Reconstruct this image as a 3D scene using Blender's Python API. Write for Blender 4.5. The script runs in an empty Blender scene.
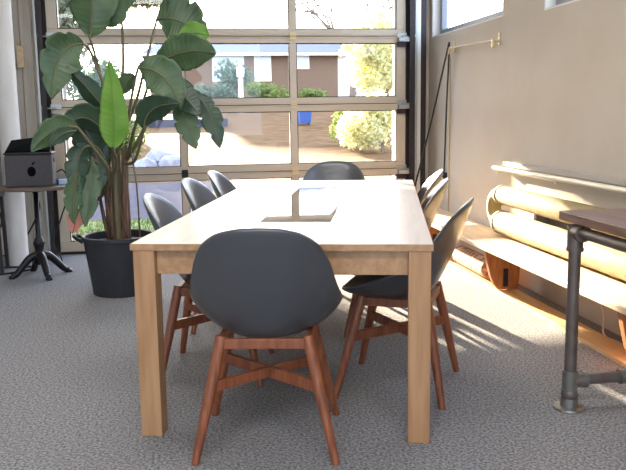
import bpy, bmesh, math, random
from mathutils import Vector, Matrix
random.seed(7)
C = bpy.context.scene.collection
PI = math.pi
V = Vector

# ------------------------------------------------------------------ camera
F_PX, PITCH, YAW, ROLL, CAM_H = 790.5, 0.1555, 0.1587, -0.0145, 1.2066
fw = V((math.sin(YAW)*math.cos(PITCH), math.cos(YAW)*math.cos(PITCH), -math.sin(PITCH)))
r0 = V((math.cos(YAW), -math.sin(YAW), 0)); u0 = r0.cross(fw)
cr = r0*math.cos(ROLL)+u0*math.sin(ROLL); cu = -r0*math.sin(ROLL)+u0*math.cos(ROLL)
CAM = V((0, 0, CAM_H))
cd = bpy.data.cameras.new('camera'); co = bpy.data.objects.new('camera', cd); C.objects.link(co)
m = Matrix((cr, cu, -fw)).transposed().to_4x4(); m.translation = CAM
co.matrix_world = m
cd.sensor_width = 36; cd.lens = F_PX*36/626; cd.clip_start = .05; cd.clip_end = 400
bpy.context.scene.camera = co

def at(px, py, Y):
    """the point at room depth Y that a sight line through (px, py) meets"""
    d = fw+cr*((px-313)/F_PX)+cu*((235-py)/F_PX)
    return CAM+d*(Y/d.y)

def lin(c):
    return tuple((x/12.92 if x <= .04045 else ((x+.055)/1.055)**2.4) for x in (c[0]/255, c[1]/255, c[2]/255))+(1,)

# ------------------------------------------------------------------ materials
def mat(name, col, rough=.6, metal=0, noise=None, bump=None, spec=.5, scale_vec=None, trans=0, coat=0, coords='Object'):
    """noise = (scale, strength, second colour) mixed in the base colour; bump = (scale, strength)"""
    M = bpy.data.materials.new(name); M.use_nodes = True
    nt = M.node_tree; b = nt.nodes['Principled BSDF']
    c = lin(col)
    b.inputs['Base Color'].default_value = c
    b.inputs['Roughness'].default_value = rough; b.inputs['Metallic'].default_value = metal
    b.inputs['Specular IOR Level'].default_value = spec
    b.inputs['Coat Weight'].default_value = coat
    tc = nt.nodes.new('ShaderNodeTexCoord'); mp = nt.nodes.new('ShaderNodeMapping')
    nt.links.new(tc.outputs[coords], mp.inputs['Vector'])
    if scale_vec: mp.inputs['Scale'].default_value = scale_vec
    if noise:
        n = nt.nodes.new('ShaderNodeTexNoise'); n.inputs['Scale'].default_value = noise[0]; n.inputs['Detail'].default_value = 6
        nt.links.new(mp.outputs[0], n.inputs['Vector'])
        rp = nt.nodes.new('ShaderNodeMapRange'); rp.inputs['From Min'].default_value = .35; rp.inputs['From Max'].default_value = .65
        nt.links.new(n.outputs['Fac'], rp.inputs['Value'])
        ml = nt.nodes.new('ShaderNodeMath'); ml.operation = 'MULTIPLY'; ml.inputs[1].default_value = noise[1]
        nt.links.new(rp.outputs[0], ml.inputs[0])
        mx = nt.nodes.new('ShaderNodeMix'); mx.data_type = 'RGBA'
        mx.inputs[6].default_value = c; mx.inputs[7].default_value = lin(noise[2])
        nt.links.new(ml.outputs[0], mx.inputs[0]); nt.links.new(mx.outputs[2], b.inputs['Base Color'])
    if bump:
        n2 = nt.nodes.new('ShaderNodeTexNoise'); n2.inputs['Scale'].default_value = bump[0]; n2.inputs['Detail'].default_value = 4
        nt.links.new(mp.outputs[0], n2.inputs['Vector'])
        bp = nt.nodes.new('ShaderNodeBump'); bp.inputs['Strength'].default_value = bump[1]; bp.inputs['Distance'].default_value = .01
        nt.links.new(n2.outputs['Fac'], bp.inputs['Height']); nt.links.new(bp.outputs[0], b.inputs['Normal'])
    if trans:
        tr = nt.nodes.new('ShaderNodeBsdfTranslucent'); ms = nt.nodes.new('ShaderNodeMixShader')
        ms.inputs[0].default_value = trans
        src = b.inputs['Base Color'].links
        if src: nt.links.new(src[0].from_socket, tr.inputs['Color'])
        else: tr.inputs['Color'].default_value = c
        out = nt.nodes['Material Output']
        nt.links.new(b.outputs[0], ms.inputs[1]); nt.links.new(tr.outputs[0], ms.inputs[2]); nt.links.new(ms.outputs[0], out.inputs['Surface'])
    return M

def glass_mat(name, tint=(1, 1, 1), refl=1.0):
    M = bpy.data.materials.new(name); M.use_nodes = True; nt = M.node_tree
    for n in list(nt.nodes):
        if n.type != 'OUTPUT_MATERIAL': nt.nodes.remove(n)
    out = [n for n in nt.nodes if n.type == 'OUTPUT_MATERIAL'][0]
    t = nt.nodes.new('ShaderNodeBsdfTransparent'); t.inputs[0].default_value = (*tint, 1)
    g = nt.nodes.new('ShaderNodeBsdfGlossy'); g.inputs['Roughness'].default_value = .02
    f = nt.nodes.new('ShaderNodeFresnel'); f.inputs[0].default_value = 1.45
    ms = nt.nodes.new('ShaderNodeMixShader')
    ge = nt.nodes.new('ShaderNodeNewGeometry')      # only the outer face of the pane mirrors
    inv = nt.nodes.new('ShaderNodeMath'); inv.operation = 'SUBTRACT'; inv.inputs[0].default_value = 1
    mu = nt.nodes.new('ShaderNodeMath'); mu.operation = 'MULTIPLY'
    nt.links.new(ge.outputs['Backfacing'], inv.inputs[1]); nt.links.new(inv.outputs[0], mu.inputs[0]); nt.links.new(f.outputs[0], mu.inputs[1])
    nt.links.new(mu.outputs[0], ms.inputs[0]); nt.links.new(t.outputs[0], ms.inputs[1]); nt.links.new(g.outputs[0], ms.inputs[2])
    nt.links.new(ms.outputs[0], out.inputs['Surface'])
    return M

def wood_mat(name, c1, c2, sv, rough=.45, scale=3.0, coat=0):
    return mat(name, c1, rough, noise=(scale, .9, c2), scale_vec=sv, bump=(scale*2, .06), coat=coat)

M = {}
def carpet():
    m_ = mat('carpet', (164, 162, 162), .95, noise=(95, .95, (92, 91, 94)), bump=(150, .4), spec=.1)
    return m_
M['carpet'] = carpet()
M['plaster'] = mat('plaster', (184, 174, 160), .85, noise=(2.2, .5, (174, 161, 144)), bump=(35, .12), spec=.2)
M['plaster_white'] = mat('plaster_white', (214, 212, 206), .8, noise=(3, .4, (200, 196, 188)), bump=(35, .1), spec=.2)
M['ceiling'] = mat('ceiling_paint', (215, 212, 205), .9)
M['endwall'] = mat('end_wall_boards', (206, 198, 186), .85, noise=(3, .7, (174, 162, 148)), scale_vec=(6, 6, .6), bump=(12, .3))
M['alu'] = mat('door_frame_metal', (196, 182, 162), .42, .15, noise=(8, .3, (182, 166, 144)))
M['black_rubber'] = mat('black_rubber', (20, 20, 22), .6)
M['dark_steel'] = mat('dark_steel', (48, 44, 46), .5, .5, noise=(20, .5, (66, 56, 54)))
M['zinc'] = mat('zinc', (168, 168, 164), .4, .8)
M['brass'] = mat('brass_hinge', (206, 190, 150), .45, .4)
M['glass'] = glass_mat('clear_glass')
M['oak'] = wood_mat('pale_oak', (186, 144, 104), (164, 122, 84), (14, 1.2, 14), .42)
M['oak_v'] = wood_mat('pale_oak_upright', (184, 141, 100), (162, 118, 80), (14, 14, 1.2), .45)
M['oak_top'] = wood_mat('oak_top_glare', (208, 196, 184), (196, 181, 166), (14, 1.0, 14), .33)  # same oak whitened: glare on the tabletop is put into the colour
M['walnut'] = wood_mat('reddish_wood', (150, 88, 56), (116, 62, 38), (20, 20, 2), .45)
M['shell'] = mat('charcoal_shell', (64, 66, 70), .30, noise=(300, .4, (72, 74, 78)), bump=(400, .12), spec=.85, coat=.25)
M['inlay'] = mat('black_glass_inlay', (14, 14, 15), .03, spec=1.0, coat=1.0)
M['pot'] = mat('black_tub', (36, 37, 42), .55, noise=(60, .4, (48, 49, 54)), bump=(120, .2))
M['soil'] = mat('soil', (58, 44, 34), .95, noise=(40, .8, (30, 22, 18)), bump=(40, .9))
M['leaf'] = mat('leaf_green', (92, 116, 78), .36, noise=(7, .7, (62, 88, 58)), trans=.3, spec=.5)
M['leaf_dark'] = mat('leaf_dark_green', (60, 84, 60), .34, noise=(7, .7, (40, 62, 46)), trans=.22)
M['leaf_bright'] = mat('leaf_fresh_sunlit_green', (128, 172, 60), .4, noise=(7, .6, (96, 148, 50)), trans=.4)
M['leaf_dry'] = mat('leaf_dry', (236, 178, 164), .7, noise=(14, .6, (220, 146, 126)), trans=.4)  # pinkish dry leaf, lightened: the backlight is put into its colour
M['stalk'] = mat('leaf_stalk', (92, 96, 66), .5, noise=(10, .7, (112, 84, 66)), scale_vec=(6, 6, 1))
M['sheath'] = mat('dry_sheath', (120, 92, 70), .8, noise=(9, .8, (74, 56, 46)), scale_vec=(8, 8, 1), bump=(20, .4))
M['cream_wrap'] = mat('cream_pipe_wrap', (150, 134, 90), .75, noise=(9, .6, (122, 104, 64)), bump=(38, .35), scale_vec=(1.5, 5, 1.5))
M['bench_wood'] = wood_mat('bench_wood', (224, 200, 168), (210, 182, 146), (10, 1, 10), .5)
M['support_wood'] = wood_mat('support_orange_wood', (188, 120, 66), (158, 92, 48), (12, 12, 2), .45)
M['plank'] = wood_mat('floor_plank_wood', (216, 178, 128), (196, 154, 102), (10, .8, 10), .5)
M['dark_top'] = wood_mat('dark_stained_wood', (124, 96, 82), (92, 70, 60), (12, 12, 1.2), .42)
M['dark_top2'] = wood_mat('dark_stained_board', (122, 94, 80), (92, 70, 60), (14, 1.0, 14), .42)
M['iron_pipe'] = mat('iron_pipe', (118, 108, 102), .45, .45, noise=(14, .6, (88, 76, 70)))
M['galv'] = mat('galvanised_fitting', (150, 148, 142), .42, .8, noise=(30, .5, (116, 114, 110)))
M['cast_iron'] = mat('cast_iron', (30, 29, 31), .38, .4)
M['white_pipe'] = mat('white_painted_pipe', (232, 228, 222), .5, noise=(4, .4, (206, 196, 184)), scale_vec=(3, 3, .8))
M['case'] = mat('charcoal_case', (82, 78, 81), .85, noise=(60, .5, (70, 67, 70)), bump=(150, .3))
M['emblem'] = mat('emblem_black', (6, 6, 7), .9, spec=.1)
M['case_dark'] = mat('black_plastic', (24, 24, 26), .5)
M['edge'] = mat('table_edge_wood', (120, 104, 88), .5, noise=(10, .5, (90, 78, 66)))
M['blue_pack'] = mat('pale_blue_card', (176, 206, 232), .6)
M['blue_dark'] = mat('navy_card', (46, 70, 104), .6)
M['white_paint'] = mat('white_paint', (230, 230, 226), .5)
M['window_grey'] = mat('window_frame_grey', (132, 134, 140), .5)
M['cord'] = mat('black_cord', (26, 24, 24), .7)
M['white_cord'] = mat('white_cord', (222, 204, 180), .6)
M['rug'] = mat('patterned_rug', (196, 174, 150), .9, noise=(28, 1, (112, 70, 52)), bump=(60, .4))
M['rail'] = mat('rail_cream_paint', (214, 204, 182), .45)
M['rail_grey'] = mat('rail_grey_paint', (150, 142, 134), .55)
M['conduit'] = mat('conduit', (196, 182, 156), .5)
# outside
M['ground'] = mat('leafy_ground', (112, 87, 62), .95, noise=(2.2, .9, (82, 62, 44)), bump=(4, .5), spec=.02)
M['asphalt'] = mat('asphalt', (70, 68, 77), .9, noise=(3, .5, (58, 56, 65)), spec=.05)
M['turf'] = mat('turf', (92, 112, 66), .95, noise=(5, .8, (112, 120, 80)), bump=(20, .8), spec=.1)
M['brick'] = mat('tan_brick', (126, 98, 76), .9, noise=(10, .6, (106, 82, 66)))
M['roof'] = mat('grey_roof', (84, 90, 100), .85, noise=(6, .5, (70, 76, 86)))
M['win_pale'] = mat('window_pale_glass', (196, 208, 218), .08, spec=.8)
M['hedge'] = mat('hedge_leaf', (96, 116, 56), .7, noise=(3, .8, (140, 146, 70)), trans=.35)
M['evergreen'] = mat('evergreen_leaf', (78, 100, 76), .7, noise=(3, .8, (112, 128, 104)), trans=.3)
M['evergreen_pale'] = mat('street_leaf', (104, 116, 92), .7, noise=(1, .8, (136, 136, 110)), trans=.35)
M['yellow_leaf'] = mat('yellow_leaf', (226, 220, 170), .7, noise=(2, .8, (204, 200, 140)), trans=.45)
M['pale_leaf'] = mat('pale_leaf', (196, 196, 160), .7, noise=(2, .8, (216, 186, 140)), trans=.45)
M['bark'] = mat('bark', (130, 116, 104), .9, noise=(8, .6, (100, 86, 76)))
M['rock'] = mat('rock', (142, 140, 148), .9, noise=(4, .7, (112, 108, 116)), bump=(8, .5))
M['car_blue'] = mat('bin_blue_plastic', (48, 82, 150), .45)
M['car_glass'] = mat('car_glass', (30, 38, 48), .1)
M['tyre'] = mat('tyre', (28, 28, 28), .8)

# ------------------------------------------------------------------ mesh helpers
class MB:
    def __init__(s): s.v = []; s.f = []
    def add(s, vs, fs):
        k = len(s.v); s.v += [tuple(v) for v in vs]; s.f += [tuple(i+k for i in f) for f in fs]; return s
    def box(s, lo, hi, mx=None):
        (a, b, c), (d, e, f) = lo, hi
        vs = [V(p) for p in ((a,b,c),(d,b,c),(d,e,c),(a,e,c),(a,b,f),(d,b,f),(d,e,f),(a,e,f))]
        if mx: vs = [mx @ p for p in vs]
        return s.add(vs, [(0,3,2,1),(4,5,6,7),(0,1,5,4),(1,2,6,5),(2,3,7,6),(3,0,4,7)])
    def bar(s, p, q, w, h, up=V((0,0,1))):
        p, q = V(p), V(q); d = (q-p).normalized(); sx = d.cross(up)
        if sx.length < 1e-4: sx = d.cross(V((1,0,0)))
        sx.normalize(); uy = sx.cross(d)
        vs = [c+sx*a*w/2+uy*b*h/2 for c in (p, q) for a, b in ((-1,-1),(1,-1),(1,1),(-1,1))]
        return s.add(vs, [(0,1,2,3),(7,6,5,4),(0,4,5,1),(1,5,6,2),(2,6,7,3),(3,7,4,0)])
    def tube(s, pts, rad, n=12, cap=True, flat=1.0):
        pts = [V(p) for p in pts]; N = len(pts)
        rs = rad if isinstance(rad, (list, tuple)) else [rad]*N
        rings = []; prev = None
        for i, p in enumerate(pts):
            t = (pts[min(i+1, N-1)]-pts[max(i-1, 0)]).normalized()
            if prev is None:
                a = t.cross(V((0,0,1)))
                if a.length < .05: a = t.cross(V((1,0,0)))
            else: a = prev-t*prev.dot(t)
            a.normalize(); prev = a; b = t.cross(a)
            rings.append([p+(a*math.cos(2*PI*k/n)+b*math.sin(2*PI*k/n)*flat)*rs[i] for k in range(n)])
        vs = [q for r in rings for q in r]; fs = []
        for i in range(N-1):
            for k in range(n):
                fs.append((i*n+k, i*n+(k+1) % n, (i+1)*n+(k+1) % n, (i+1)*n+k))
        if cap: fs += [tuple(reversed(range(n))), tuple((N-1)*n+k for k in range(n))]
        return s.add(vs, fs)
    def lathe(s, prof, n=32, c=(0,0,0)):
        vs = []; fs = []; N = len(prof); c = V(c)
        for r, z in prof:
            for k in range(n): vs.append(c+V((r*math.cos(2*PI*k/n), r*math.sin(2*PI*k/n), z)))
        for i in range(N-1):
            for k in range(n): fs.append((i*n+k, i*n+(k+1) % n, (i+1)*n+(k+1) % n, (i+1)*n+k))
        if prof[0][0] > 1e-6: fs.append(tuple(reversed(range(n))))
        if prof[-1][0] > 1e-6: fs.append(tuple((N-1)*n+k for k in range(n)))
        return s.add(vs, fs)
    def prism(s, poly, d0, d1, frame):
        """poly (u,v) swept from d0 to d1; frame(u,v,d) -> point"""
        n = len(poly)
        vs = [frame(u, w, d) for d in (d0, d1) for u, w in poly]
        fs = [tuple(reversed(range(n))), tuple(range(n, 2*n))]+[(i, (i+1) % n, n+(i+1) % n, n+i) for i in range(n)]
        return s.add(vs, fs)
    def build(s, name, mt, parent=None, bevel=0, smooth=False, sub=0, solid=0, merge=False):
        me = bpy.data.meshes.new(name); me.from_pydata(s.v, [], s.f)
        bm = bmesh.new(); bm.from_mesh(me)
        if merge: bmesh.ops.remove_doubles(bm, verts=bm.verts, dist=1e-5)
        bmesh.ops.recalc_face_normals(bm, faces=bm.faces)
        bm.to_mesh(me); bm.free()
        o = bpy.data.objects.new(name, me); C.objects.link(o)
        me.materials.append(M[mt] if isinstance(mt, str) else mt)
        if parent: o.parent = parent
        if solid:
            md = o.modifiers.new('thickness', 'SOLIDIFY'); md.thickness = abs(solid); md.offset = 1 if solid > 0 else -1
        if bevel:
            md = o.modifiers.new('bevel', 'BEVEL'); md.width = bevel; md.segments = 2; md.limit_method = 'ANGLE'
        if sub:
            md = o.modifiers.new('sub', 'SUBSURF'); md.levels = sub; md.render_levels = sub
        if smooth:
            for p in me.polygons: p.use_smooth = True
            if smooth == 'auto':
                bmA = bmesh.new(); bmA.from_mesh(me)
                for e in bmA.edges:
                    if len(e.link_faces) == 2 and e.calc_face_angle(0) > .6: e.smooth = False
                bmA.to_mesh(me); bmA.free()
        return o

def tag(o, label, cat, group=None, kind=None):
    o['label'] = label; o['category'] = cat
    if group: o['group'] = group
    if kind: o['kind'] = kind
    return o
def thing(name, label, cat, loc=(0,0,0), rz=0, group=None):
    o = bpy.data.objects.new(name, None); C.objects.link(o)
    o.empty_display_size = .05
    o.location = loc; o.rotation_euler = (0, 0, rz)
    return tag(o, label, cat, group)
def struct(o): o['kind'] = 'structure'; return o
def dup(root, loc, rz, label):
    r = root.copy(); C.objects.link(r); r.location = loc; r.rotation_euler = (0, 0, rz); r['label'] = label
    for ch in list(root.children):
        c = ch.copy(); C.objects.link(c); c.parent = r
        for g in list(ch.children):
            d = g.copy(); C.objects.link(d); d.parent = c
    return r
def bez(a, b, c, n=12):
    a, b, c = V(a), V(b), V(c)
    return [a*(1-t)**2+b*2*t*(1-t)+c*t*t for t in [i/n for i in range(n+1)]]
def spline(pts, n=8):
    pts = [V(p) for p in pts]; out = []
    for i in range(len(pts)-1):
        p0 = pts[max(i-1, 0)]; p1 = pts[i]; p2 = pts[i+1]; p3 = pts[min(i+2, len(pts)-1)]
        for k in range(n):
            t = k/n
            out.append(.5*((2*p1)+(p2-p0)*t+(2*p0-5*p1+4*p2-p3)*t*t+(3*p1-p0-3*p2+p3)*t**3))
    return out+[pts[-1]]

# ------------------------------------------------------------------ the room shell
XW = 2.25          # right wall face
YD = 7.06          # garage door plane (room side)
YE = 7.16          # end wall, room face
XL = -3.6; YB = -3.2; ZC = 3.1
DX0, DX1 = -1.10, 2.00     # door edges

struct(MB().box((XL-.2, YB-.2, -.12), (XW+.3, YE+.25, 0)).build('floor', 'carpet'))
struct(MB().box((XL-.2, YB-.2, ZC), (XW+.3, YE+.25, ZC+.15)).build('ceiling', 'ceiling'))
# end wall around the door opening (the opening sits behind the door edges)
w = MB()
w.box((XL, YE, 0), (DX0+.06, YE+.22, ZC))
w.box((DX1-.04, YE, 0), (XW-.001, YE+.22, ZC))
w.box((DX0+.06, YE, 2.52), (DX1-.04, YE+.22, ZC))
struct(w.build('wall_back', 'endwall'))
struct(MB().box((XL-.2, YB, 0), (XL, YE+.2, ZC)).build('wall_left', 'plaster_white'))
# unseen wall behind the camera, two wide openings added for sky fill
w = MB()
w.box((XL, YB-.2, 0), (XW, YB, .7)); w.box((XL, YB-.2, 2.7), (XW, YB, ZC))
for x0, x1 in ((XL, -3.2), (-1.0, -.6), (1.7, XW)): w.box((x0, YB-.2, .7), (x1, YB, 2.7))
struct(w.build('wall_front', 'plaster_white'))
# right wall: lower face, two high recessed windows
ZS = 1.845; RD = .12
WIN = [(5.45, 7.08), (2.6, 4.80)]; ZS2 = 1.806
w = MB()
w.box((XW, 5.0, 0), (XW+.15, YE+.2, ZS)); w.box((XW, YB, 0), (XW+.15, 5.0, ZS2))
w.box((XW, YB, 2.85), (XW+.15, YE+.2, ZC))
w.box((XW, WIN[0][1], ZS), (XW+.15, YE+.2, 2.85))
w.box((XW, WIN[1][1], ZS2), (XW+.15, 5.0, 2.85)); w.box((XW, 5.0, ZS), (XW+.15, WIN[0][0], 2.85))
w.box((XW, YB, ZS2), (XW+.15, WIN[1][0], 2.85))
struct(w.build('wall_right', 'plaster'))
for i, (y0, y1) in enumerate(WIN):
    zs = (ZS, ZS2)[i]
    wr = bpy.data.objects.new('window_%d' % (i+1), None); C.objects.link(wr); struct(wr)
    wr.location = (XW, (y0+y1)/2, zs)
    def wp(mb, name, mt, bv=0):
        o = mb.build(name, mt, wr, bevel=bv); o.matrix_parent_inverse = Matrix.Translation(-wr.location); return o
    lin_ = MB()   # white lining boards of the recess
    lin_.box((XW+.002, y1-.012, zs), (XW+RD, y1, 2.85)); lin_.box((XW+.002, y0, zs), (XW+RD, y0+.012, 2.85))
    lin_.box((XW+.002, y0+.012, zs), (XW+RD, y1-.012, zs+.012))
    wp(lin_, 'window_lining', 'plaster_white')
    fr = MB(); xa, xb = XW+RD-.05, XW+RD
    a, b = y0+.014, y1-.014
    fr.box((xa, a, zs+.014), (xb, b, zs+.065)); fr.box((xa, a, 2.78), (xb, b, 2.84))
    for q in (a, b-.05): fr.box((xa, q, zs+.065), (xb, q+.05, 2.78))
    wp(fr, 'window_frame', 'window_grey', .004)
    wp(MB().box((xa+.02, a+.05, zs+.065), (xa+.026, b-.05, 2.78)), 'pane', 'glass')

# jambs and trims beside the door
struct(MB().box((2.105, 7.085, 0), (2.15, YE, 2.9)).build('trim_1', 'white_paint', bevel=.004))
struct(MB().box((2.152, 7.10, 0), (2.205, YE, 2.9)).build('trim_2', 'dark_steel', bevel=.004))
t3 = MB()
for k, (x0, x1, d) in enumerate(((-1.66, -1.535, .03), (-1.53, -1.43, .05), (-1.425, -1.33, .035), (-1.325, -1.235, .05))):
    t3.box((x0, YE-d, 0), (x1, YE, 2.9))
trim3 = struct(t3.build('trim_3', 'endwall', bevel=.004))

# ------------------------------------------------------------------ the glazed sectional door
door = bpy.data.objects.new('door_1', None); C.objects.link(door); struct(door); door.location = ((DX0+DX1)/2, YD, 0)
DI = Matrix.Translation(-door.location)
def dpart(mb, name, mt, bv=0, parent=None, **k):
    o = mb.build(name, mt, door, bevel=bv, **k); o.matrix_parent_inverse = DI; return o
SE = [.02, .678, 1.266, 1.858, 2.45]
COLS = [DX0, -.005, .974, DX1]; EW = .085; HW = .03
for i in range(4):
    z0, z1 = SE[i]+.003, SE[i+1]-.003
    s = MB(); rb = .058; rt = .056
    if i == 0: rb = .085
    s.box((DX0, YD, z0), (DX1, YD+.05, z0+rb)); s.box((DX0, YD, z1-rt), (DX1, YD+.05, z1))
    s.box((DX0, YD+.001, z0+rb), (DX0+EW, YD+.049, z1-rt)); s.box((DX1-EW, YD+.001, z0+rb), (DX1, YD+.049, z1-rt))
    for x in COLS[1:3]: s.box((x-HW, YD+.001, z0+rb), (x+HW, YD+.049, z1-rt))
    # slim lip at each rail, the moulding line seen along the rails
    s.box((DX0, YD-.012, z1-.012), (DX1, YD, z1)); s.box((DX0, YD-.012, z0), (DX1, YD, z0+.012))
    dpart(s, 'section_frame', 'alu', .003)
    xs = [DX0+EW, COLS[1]-HW, COLS[1]+HW, COLS[2]-HW, COLS[2]+HW, DX1-EW]
    for k in range(3):
        bd = MB(); xa, xb = xs[2*k], xs[2*k+1]; za, zb = z0+rb, z1-rt; q = .007
        for lo, hi in (((xa, za), (xb, za+q)), ((xa, zb-q), (xb, zb)), ((xa, za+q), (xa+q, zb-q)), ((xb-q, za+q), (xb, zb-q))):
            bd.box((lo[0], YD+.008, lo[1]), (hi[0], YD+.032, hi[1]))
        dpart(bd, 'glazing_bead', 'black_rubber')
        dpart(MB().box((xa+q, YD+.018, za+q), (xb-q, YD+.023, zb-q)), 'pane', 'glass')
for i in (1, 2, 3): dpart(MB().box((DX0+.002, YD+.006, SE[i]-.006), (DX1-.002, YD+.044, SE[i]+.006)), 'seam_seal', 'black_rubber')
dpart(MB().box((DX0, YD-.004, 0.001), (DX1, YD+.054, .03)), 'bottom_seal', 'black_rubber', .004)
for i in (1, 2, 3):
    for x, mt in ((COLS[1], 'black_rubber'), (COLS[2], 'brass')):
        h = MB(); z = SE[i]
        h.box((x-.028, YD-.018, z-.034), (x+.028, YD-.0125, z+.034))
        h.tube([(x-.03, YD-.02, z), (x+.03, YD-.02, z)], .009, 10)
        dpart(h, 'hinge', mt, .002)
    for x, sgn in ((DX1-.04, 1), (DX0+.04, -1)):
        h = MB(); z = SE[i]
        h.box((x-.045, YD-.018, z-.015), (x+.045, YD-.0125, z+.03))
        h.box((x-.035, YD-.055, z-.05), (x+.05*sgn+.02, YD-.0125, z-.012))
        h.tube([(x, YD-.035, z-.005), (x+sgn*.115, YD-.035, z-.005)], .008, 10)
        dpart(h, 'roller_bracket', 'zinc', .002)
        dpart(MB().box((x-.05, YD-.03, z-.095), (x+.035, YD-.0125, z-.052)), 'bracket_plate', 'dark_steel', .003)
        dpart(MB().tube([(x+sgn*.10, YD-.035, z-.005), (x+sgn*.118, YD-.035, z-.005)], .022, 16), 'roller', 'zinc')
for x, sgn in ((DX1+.035, 1), (DX0-.035, -1)):
    t = MB()
    t.box((x-.03, YD+.03, .01), (x+.035, YD+.055, 2.9))
    t.box((x+sgn*.028-.004, YD-.06, .01), (x+sgn*.028+.004, YD+.03, 2.9))
    t.box((x-.016, YD-.066, .01), (x+.032, YD-.06, 2.9)) if sgn > 0 else t.box((x-.032, YD-.066, .01), (x+.01, YD-.06, 2.9))
    dpart(t, 'track', 'dark_steel', .002)
    e = MB().box((x+sgn*.05-.01, YD-.05, .01), (x+sgn*.05+.01, YD+.02, 2.9))
    dpart(e, 'track_edge', 'zinc', .002)

# ------------------------------------------------------------------ conference table
TA = .2569; TX, TY = .8454, 2.6302; TW, TL, TH = 1.088, 2.592, .74
# local axes: x right along the near edge, y along the length; origin at the centre
ctr = V((TX, TY, 0))+V((math.cos(TA), -math.sin(TA), 0))*(-TW/2)+V((math.sin(TA), math.cos(TA), 0))*(TL/2)
tb = thing('conference_table', 'long pale oak table with a black glass inlay, chairs around it', 'table', ctr, -TA)
hx, hy = TW/2, TL/2
IX0, IX1, IY0, IY1 = -.162, .144, -.737, .815
top = MB(); zt0, zt1 = TH-.024, TH
top.box((-hx, -hy, zt0), (IX0, hy, zt1)); top.box((IX1, -hy, zt0), (hx, hy, zt1))
top.box((IX0, -hy, zt0), (IX1, IY0, zt1)); top.box((IX0, IY1, zt0), (IX1, hy, zt1))
def planks(mb):
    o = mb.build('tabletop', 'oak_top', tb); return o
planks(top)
MB().box((IX0+.001, IY0+.001, zt0+.002), (IX1-.001, IY1-.001, zt1-.0015)).build('glass_inlay', 'inlay', tb)
ed = MB(); q = .003
ed.box((-hx-q, -hy-q, zt0-.001), (hx+q, -hy, zt1-.002)); ed.box((-hx-q, hy, zt0-.001), (hx+q, hy+q, zt1-.002))
ed.box((-hx-q, -hy, zt0-.001), (-hx, hy, zt1-.002)); ed.box((hx, -hy, zt0-.001), (hx+q, hy, zt1-.002))
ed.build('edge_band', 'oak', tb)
LG = .08
for sx in (-1, 1):
    for sy in (-1, 1):
        x = sx*(hx-LG/2-.004); y = sy*(hy-LG/2-.004)
        MB().box((x-LG/2, y-LG/2, 0), (x+LG/2, y+LG/2, zt0-.001)).build('leg', 'oak_v', tb, bevel=.003)
za0, za1 = zt0-.095, zt0-.001; il = hx-LG-.004; jl = hy-LG-.004
for sy in (-1, 1):
    y = sy*(hy-.045); MB().box((-il, y-.011, za0), (il, y+.011, za1)).build('apron', 'oak', tb, bevel=.002)
for sx in (-1, 1):
    x = sx*(hx-.045); MB().box((x-.011, -jl, za0), (x+.011, jl, za1)).build('apron', 'oak', tb, bevel=.002)

# ------------------------------------------------------------------ bucket chairs
def interp(keys, x):
    for (a, va), (b, vb) in zip(keys, keys[1:]):
        if x <= b:
            t = (x-a)/(b-a); t = t*t*(3-2*t)*.35+t*.65; return va+(vb-va)*t
    return keys[-1][1]
RIMZ = [(0, .846), (12, .842), (26, .825), (42, .785), (56, .712), (69, .615), (82, .570), (100, .530), (118, .50), (145, .468), (180, .452)]
def rim(phi):
    d = abs(math.degrees(phi)); d = 360-d if d > 180 else d
    s, c = math.sin(phi), math.cos(phi)
    x = .267*math.copysign(abs(s)**.82, s); y = -.01-.30*math.copysign(abs(c)**.9, c)
    if c < 0: y = -.01+.245*abs(c)**.8
    return V((x, y, interp(RIMZ, d)))
def shell_mesh():
    mb = MB(); n = 56; R = 16
    vs = [V((0, .01, .432))]
    for j in range(1, R+1):
        t = j/R
        rr = 1-(1-t)**1.55
        h = 0 if t < .34 else ((t-.34)/.66)**1.75
        for k in range(n):
            p = rim(2*PI*k/n)
            back = max(0, math.cos(2*PI*k/n))
            # the back leans: it leaves the seat well forward of its rim
            lean = .40*t/.34 if t < .34 else .40+.60*h**.72
            ro = rr+(lean-rr)*(.35+.65*back**.5)
            q = V((p.x*ro, .01+(p.y-.01)*ro, .432+(p.z-.432)*h))
            vs.append(q)
    fs = [(0, 1+k, 1+(k+1) % n) for k in range(n)]
    for j in range(R-1):
        for k in range(n):
            a = 1+j*n; b = a+n
            fs.append((a+k, b+k, b+(k+1) % n, a+(k+1) % n))
    mb.add(vs, fs); return mb
CH_GROUP = 'charcoal bucket chairs around the long table'
FRONT_L = 'charcoal bucket chair at the near end of the oak table, its back to the viewer'
chair = thing('bucket_chair', FRONT_L, 'chair', (.28, 2.81, 0), 0, CH_GROUP)
so = shell_mesh().build('seat_shell', 'shell', chair, smooth=True, solid=.013, sub=1)
def legpts(sx, sy): return V((sx*.150, sy*.135-.01, .437)), V((sx*.245, sy*.228-.0, 0))
for sx in (-1, 1):
    for sy in (-1, 1):
        a, b = legpts(sx, sy)
        MB().tube([a, a.lerp(b, .35), a.lerp(b, .8), b], [.021, .021, .0165, .014], 12).build('leg', 'walnut', chair, smooth='auto')
fr_ = MB()
for (s1, s2) in (((-1,-1),(1,-1)), ((-1,1),(1,1)), ((-1,-1),(-1,1)), ((1,-1),(1,1))):
    a, b = legpts(*s1); c, d = legpts(*s2)
    fr_.bar(a.lerp(b, .06), c.lerp(d, .06), .022, .036)
fr_.build('seat_frame', 'walnut', chair, bevel=.003)
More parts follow.
